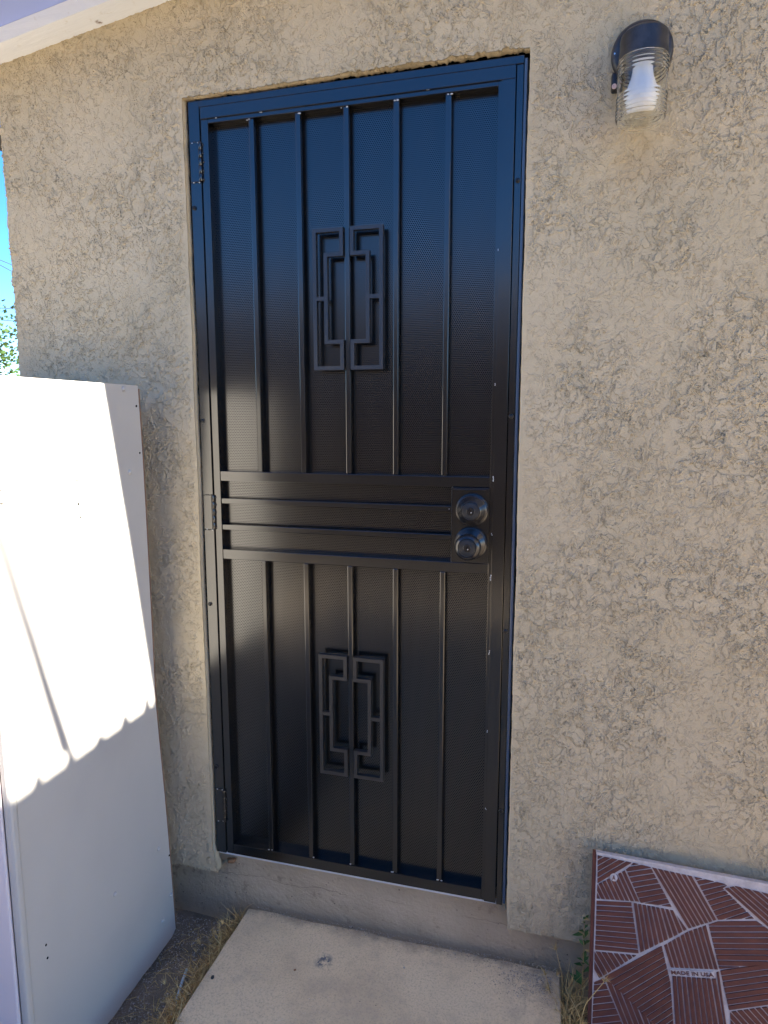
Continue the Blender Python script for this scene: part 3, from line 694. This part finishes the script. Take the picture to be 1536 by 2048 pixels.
prism('letter_band', [t0-dd*.0-uu*.0055, t1+dd*.001-uu*.0055, t1+dd*.001+uu*.0062, t0+uu*.0062], -.0019, .0016, 'groove', pav)
letters('MADE IN USA', t0+dd*.0015-uu*.0038, t1-dd*.0005-uu*.0038, .0085, pav, 'red', .0016, .003, 'lettering')
letters('A', cu_+np.array([-.0036, .0052]), cu_+np.array([.0036, .0052]), .0105, pav, 'red', .0018, .003, 'lettering')

# ------------------------------------------------------------------ litter, weeds, small things
def grass_mesh(name, spots, mat, length, flat, width, label, cat, kind='stuff', parent=None, heads=0):
    v, f = [], []
    for (x, y, z, hd) in spots:
        L = random.uniform(*length); az_ = random.uniform(0, 2*math.pi) if hd is None else hd+random.gauss(0, .7)
        el = R(random.uniform(*flat)); p = Vector((x, y, z)); w = width*random.uniform(.6, 1.3); seg = 5
        d = Vector((math.cos(az_)*math.cos(el), math.sin(az_)*math.cos(el), math.sin(el))); bend = random.uniform(-.1, .5)
        side = d.cross(Vector((random.uniform(-.5, .5), random.uniform(-.5, .5), 1))).normalized(); b = len(v)
        for s in range(seg+1):
            ww = w*(1-.85*s/seg); v += [p+side*ww, p-side*ww]
            d = (d+Vector((random.gauss(0, .14), random.gauss(0, .14), -bend*.5+random.gauss(0, .1)))).normalized(); p = p+d*(L/seg)
            if p.z < z-.006: p.z = z-.006+random.uniform(0, .006)
        f += [(b+2*s, b+2*s+1, b+2*s+3, b+2*s+2) for s in range(seg)]
        if random.random() < heads:
            q = p
            for _ in range(14):
                d2 = (d*1.4+Vector((random.gauss(0, .6), random.gauss(0, .6), random.gauss(0, .6)))).normalized(); e = q+d2*random.uniform(.012, .026)
                b = len(v); s2 = d2.orthogonal().normalized()*.0008; v += [q+s2, q-s2, e]; f.append((b, b+1, b+2))
    o = from_py(name, v, f, mat, parent)
    if parent is None: tag(o, label, cat, None, kind)
    return o
def strip_spots(n, fx, fy, hd=None, z=GZ+.004): return [(fx(), fy(), z, hd) for _ in range(n)]
U = random.uniform
sp1 = []
for _ in range(2600):
    y = -.42*random.random()**.9 + .0; x = .088 - abs(random.gauss(0, .022))
    if mnoise.noise(Vector((y*22, 1, 2))) > -.22: sp1.append((x, y, GZ+.004+U(0, .05), None))
grass_mesh('dry_grass', sp1, 'dry', (.02, .065), (-5, 50), .0015, 'tangled dry brown grass along the left edge of the concrete pad', 'dry grass')
sp2 = [(q[0], q[1], q[2]+.006, None) for q in random.sample(sp1, 520)]
grass_mesh('straw', sp2, 'pale', (.025, .085), (0, 60), .0014, 'pale straw stalks lying over the brown grass left of the pad', 'straw', heads=.05)
sp3 = [(U(.995, 1.046), U(-.20, .0), GZ+.006+U(0, .07), None) for _ in range(420)]
grass_mesh('straw', sp3, 'pale', (.03, .10), (10, 80), .0011, 'golden straw tuft between the concrete pad and the red stepping stone', 'straw', heads=.05)
sp3b = [(U(1.0, 1.05), U(-.20, .0), GZ+.004, None) for _ in range(160)]
grass_mesh('dry_grass', sp3b, 'dry', (.02, .06), (0, 60), .0012, 'brown matted grass at the lower left corner of the red stepping stone', 'dry grass')
sp4 = [(U(-.10, .085), -.5*random.random(), GZ+.006+U(0, .006), None) for _ in range(240)]
grass_mesh('straw_litter', sp4, 'pale', (.015, .06), (-8, 14), .0010, 'loose bits of straw scattered on the soil beside the white cabinet', 'straw')
def weed(name, x, y, h, label):
    t = thing(name, (x, y, GZ), label, 'weed')
    pts = [(x, y, GZ), (x+.003, y+.002, GZ+h*.5), (x+.001, y+.004, GZ+h)]
    tube('stem', pts, [.0012, .001, .0005], 'pale', t, 6)
    for k in range(26):
        s = U(.22, 1.0); p = Vector((x+.002, y+.003, GZ+h*s)); a = U(0, 2*math.pi); L = U(.02, .045)*(1.15-.5*s); el = R(U(10, 60))
        d = Vector((math.cos(a)*math.cos(el), math.sin(a)*math.cos(el)*.5-.2, math.sin(el))).normalized(); sd = d.cross(Vector((0, -1, .2))).normalized()*L*.17
        m = p+d*L*.5; e = p+d*L+Vector((0, 0, -L*.2)); from_py('leaf', [p, m+sd, e, m-sd], [(0, 1, 2, 3)], 'green' if random.random() < .75 else 'pale', t)
weed('weed', 1.040, -.030, .285, 'thin green weed growing up the wall beside the red stepping stone')
def stalk(pts, label, headn=18):
    t = thing('dry_stalk', pts[0], label, 'dry stalk'); pp = [Vector(p) for p in pts]; tube('stem', pp, [.0011]*(len(pp)-1)+[.0007], 'pale', t, 6)
    d = (pp[-1]-pp[-2]).normalized(); v, f = [], []
    for _ in range(headn):
        d2 = (d*1.2+Vector((random.gauss(0, .55), random.gauss(0, .55), random.gauss(0, .55)))).normalized(); e = pp[-1]+d2*U(.012, .03); b = len(v); s2 = d2.orthogonal().normalized()*.0009
        v += [pp[-1]+s2, pp[-1]-s2, e]; f.append((b, b+1, b+2))
    from_py('seed_head', v, f, 'pale', t)
stalk([(1.0, -.05, GZ), (.992, -.035, -.14), (.975, -.02, -.085)], 'bristly dry seed stalk leaning left over the pad corner below the stucco foot')
stalk([(.965, -.06, -.176), (.958, -.06, -.15), (.952, -.06, -.128)], 'short bristly foxtail stalk standing at the back right corner of the pad')
stalk([(1.01, -.17, GZ), (1.045, -.15, -.10), (1.085, -.135, -.045)], 'straw stalk with a seed head crossing the left edge of the red stepping stone')
def grit(name, n, fx, fy, z, size, label):
    v, f = [], []
    T = [(0, 0, .8), (.9, 0, 0), (-.3, .8, 0), (-.5, -.7, 0), (.1, .1, -.5)]; TF = [(0, 1, 2), (0, 2, 3), (0, 3, 1), (4, 2, 1), (4, 3, 2), (4, 1, 3)]
    for _ in range(n):
        x, y = fx(), fy(); s = size*(.35+random.random()**3*2.2); a = U(0, 6.28); b = len(v)
        for t in T:
            q = [c*U(.6, 1.2) for c in t]; v.append((x+s*(q[0]*math.cos(a)-q[1]*math.sin(a)), y+s*(q[0]*math.sin(a)+q[1]*math.cos(a)), z+s*q[2]*.7))
        f += [tuple(b+i for i in t) for t in TF]
    tag(from_py(name, v, f, 'grit'), *label, None, 'stuff')
grit('gravel', 9000, lambda: U(-.2, .10), lambda: U(-.55, .02), GZ+.002, .0019, ('fine grey grit on the soil between the white cabinet and the pad', 'grit'))
grit('debris', 3600, lambda: .1+.88*random.random()**.8, lambda: .022-abs(random.gauss(0, .014)), -.1745, .0012, ('crumbled grit along the back edge of the concrete pad', 'debris'))
grit('debris', 1700, lambda: .97-abs(random.gauss(0, .07)), lambda: -.012-abs(random.gauss(0, .035)), -.1745, .0013, ('scattered grit and chips at the right rear corner of the pad', 'debris'))
grit('gravel', 1500, lambda: U(.995, 1.5), lambda: U(-.5, .02), GZ+.002, .0018, ('grey grit on the soil at the foot of the red stepping stone', 'grit'))
grit('gravel', 900, lambda: U(.12, .96), lambda: U(-.7, -.02), -.1748, .0006, ('tiny pale grains sprinkled over the concrete pad', 'grit'))
q = on_plane(425, 1955, (0, 0, 1), -.172); tag(blob('pebble', (q[0], q[1], -.171), (.0042, .0058, .004), 'pebble', None, 2, 2, .08), 'small black pebble on the left side of the concrete pad', 'pebble')
for px, py, s, lb in ((590, 1940, .004, 'tiny brown crumb on the pad left of the blue stain'), (808, 1935, .0035, 'dull grey chip on the pad right of the blue stain')):
    q = on_plane(px, py, (0, 0, 1), -.173); tag(blob('stone_chip', (q[0], q[1], -.1728), (s, s*.8, s*.5), 'chip' if px == 590 else 'grit', None, px, 1, .3), lb, 'stone')
q = on_plane(1150, 2030, (0, 0, 1), -.19); tag(blob('rock', (1.022, -.215, -.24), (.024, .03, .025), 'slab', None, 5, 2, .12), 'pale grey rock at the bottom between the pad and the red stepping stone', 'rock')
tag(tube('cord', [on_plane(px, py, (0, 0, 1), -.235)+np.array([0, 0, dz]) for px, py, dz in ((300, 2180, 0), (322, 2110, .002), (340, 2048, .004), (353, 2005, .006), (364, 1970, .008), (374, 1945, .010))], .0036, 'cord', None, 10), 'pale blue plastic cord sticking out of the dry grass left of the pad', 'cord')
ch = blob('wood_splinter', (.030, .030, -.045), (.015, .010, .0065), 'chip', None, 11, 2, .3)
tag(ch, 'raw brown wood splinter wedged under the lower left corner of the door', 'wood')

# ------------------------------------------------------------------ surroundings out of the frame that shade and reflect
SX = 2.25; SZ = .497 + .9*(SX-CX)
cover = thing('patio_cover', (3.5, -1.6, GZ), 'corrugated patio cover on posts right of the door, made translucent for added glow', 'patio cover')
def tin():
    y = .0; prof = []; pitch = .0965; y0 = -.249
    while y0 > -3.9:
        k_ = round((-.249-y0)/pitch); h_ = (.033 if k_ % 6 != 3 else .012)+.007*math.sin(k_*2.3)
        prof += [(y0, 0), (y0-.05-.006*math.sin(k_*1.7), 0), (y0-.064, h_), (y0-.071, h_), (y0-.085, 0)]; y0 -= pitch
    v = []; f = []; k = len(prof)
    for x in (SX, 3.3, 4.6):
        v += [(x, a, SZ+h) for a, h in prof]
    f = [(j*k+i, j*k+i+1, (j+1)*k+i+1, (j+1)*k+i) for j in range(2) for i in range(k-1)]
    bm = bmesh.new(); vv = [bm.verts.new(q) for q in v]
    for q in f: bm.faces.new([vv[i] for i in q])
    ge = bmesh.ops.extrude_face_region(bm, geom=bm.faces[:])
    for e in ge['geom']:
        if isinstance(e, bmesh.types.BMVert): e.co.z -= .002
    from_bm('corrugated_sheet', bm, 'tin', cover)
tin()
for x in (2.6, 4.4): box('beam', x, x+.09, -3.85, -.26, SZ-.115, SZ-.004, 'post', cover)
for x in (2.6, 4.4): box('post', x, x+.09, -3.8, -3.71, GZ, SZ-.116, 'post', cover)
pA = np.array([CX, -.450, .565]) + 2.27*np.array([1, -.117, .9]); pB = np.array([CX, -.574, 1.027]) + 4.2*np.array([1, -.117, .9])
CR_ = .017
pm = [pA + (pB-pA)*t for t in (-.06, .5, 1, 1.5)]
tag(tube('cable', pm, CR_, 'wire'), 'black service cable rising from the edge of the patio cover', 'cable')
yw = thing('garden_wall', (0, -4.3, GZ), 'tan block garden wall across the side yard', 'wall')
for r_ in range(9):
    box('block_course', -9+(.2 if r_ % 2 else 0), 6, -4.4, -4.22, GZ+.205*r_, GZ+.205*r_+.197, 'block', yw, .004)
nb = thing('house', (-3, -9, GZ), 'tan neighbouring house beyond the garden wall', 'house')
box('wall', -12, 5, -13, -8.2, GZ, 2.75, 'nwall', nb, 0)
def nroof():
    v = [(-12.4, -13.4, 2.7), (5.4, -13.4, 2.7), (5.4, -7.8, 2.7), (-12.4, -7.8, 2.7), (-12.4, -10.6, 3.7), (5.4, -10.6, 3.7)]
    from_py('roof', v, [(0, 1, 5, 4), (3, 4, 5, 2), (0, 4, 3), (1, 2, 5), (0, 3, 2, 1)], 'roof', nb)
nroof()

# ------------------------------------------------------------------ tree and power lines beyond the corner
def tree(base, h, r, seed, label):
    q = random.Random(seed); t = thing('tree', base, label, 'tree'); b = Vector(base)
    tube('trunk', [b, b+Vector((.1, .05, h*.3)), b+Vector((.05, .2, h*.55)), b+Vector((.3, .1, h*.85))], [.16, .13, .09, .03], 'bark', t, 8)
    v, f = [], []; cl = []
    for k in range(70):
        d = Vector((q.gauss(0, 1), q.gauss(0, 1), q.gauss(0, .8))).normalized()*q.random()**.4
        c = b+Vector((d.x*r, d.y*r, h*.62+d.z*h*.36)); cl.append(c)
        if k < 16: tube('limb', [b+Vector((.08, .1, h*q.uniform(.3, .6))), (b+Vector((0, 0, h*.6)))*.4+c*.6, c], [.05, .03, .01], 'bark', t, 6)
    for c in cl:
        for _ in range(130):
            p = c+Vector((q.gauss(0, .16), q.gauss(0, .16), q.gauss(0, .13)))*r*.85; L = q.uniform(.05, .1)
            a = Vector((q.gauss(0, 1), q.gauss(0, 1), q.gauss(0, .6))).normalized(); s_ = a.orthogonal().normalized()*L*.34; k = len(v)
            v += [p, p+a*L*.5+s_, p+a*L, p+a*L*.5-s_]; f.append((k, k+1, k+2, k+3))
    from_py('crown', v, f, 'leaf', t)
tree((-9.0, 7.0, GZ), 3.6, 1.9, 3, 'leafy green tree beyond the left corner of the house')
def utility_pole(x, y, label):
    t = thing('utility_pole', (x, y, GZ), label, 'utility pole')
    tube('shaft', [(x, y, GZ), (x, y, 9.4)], [.16, .11], 'post', t, 12); box('crossarm', x-.06, x+.06, y-1.1, y+1.1, 8.3, 8.42, 'post', t, 0)
utility_pole(-34, 3, 'weathered wooden utility pole left of the house'); utility_pole(8, 26, 'weathered wooden utility pole behind the house')
for (px0, py0, px1, py1), lb in (((0, 520, 22, 529), 'upper thin power line crossing the blue sky at the left edge'), ((0, 530, 24, 543), 'second thin power line just below the upper one at the left edge'),
                                 ((0, 616, 30, 618), 'thin power line across the tree top at the left edge'), ((0, 640, 30, 642), 'lowest thin power line crossing behind the tree leaves')):
    a = on_plane(px0, py0, (0, 1, 0), 13.0); b = on_plane(px1, py1, (0, 1, 0), 14.2); d = b-a
    tag(tube('power_line', [a-d*14, a-d*5, a, b, b+d*5, b+d*18], .011, 'wire', None, 6), lb, 'power line', 'power lines beyond the house corner')
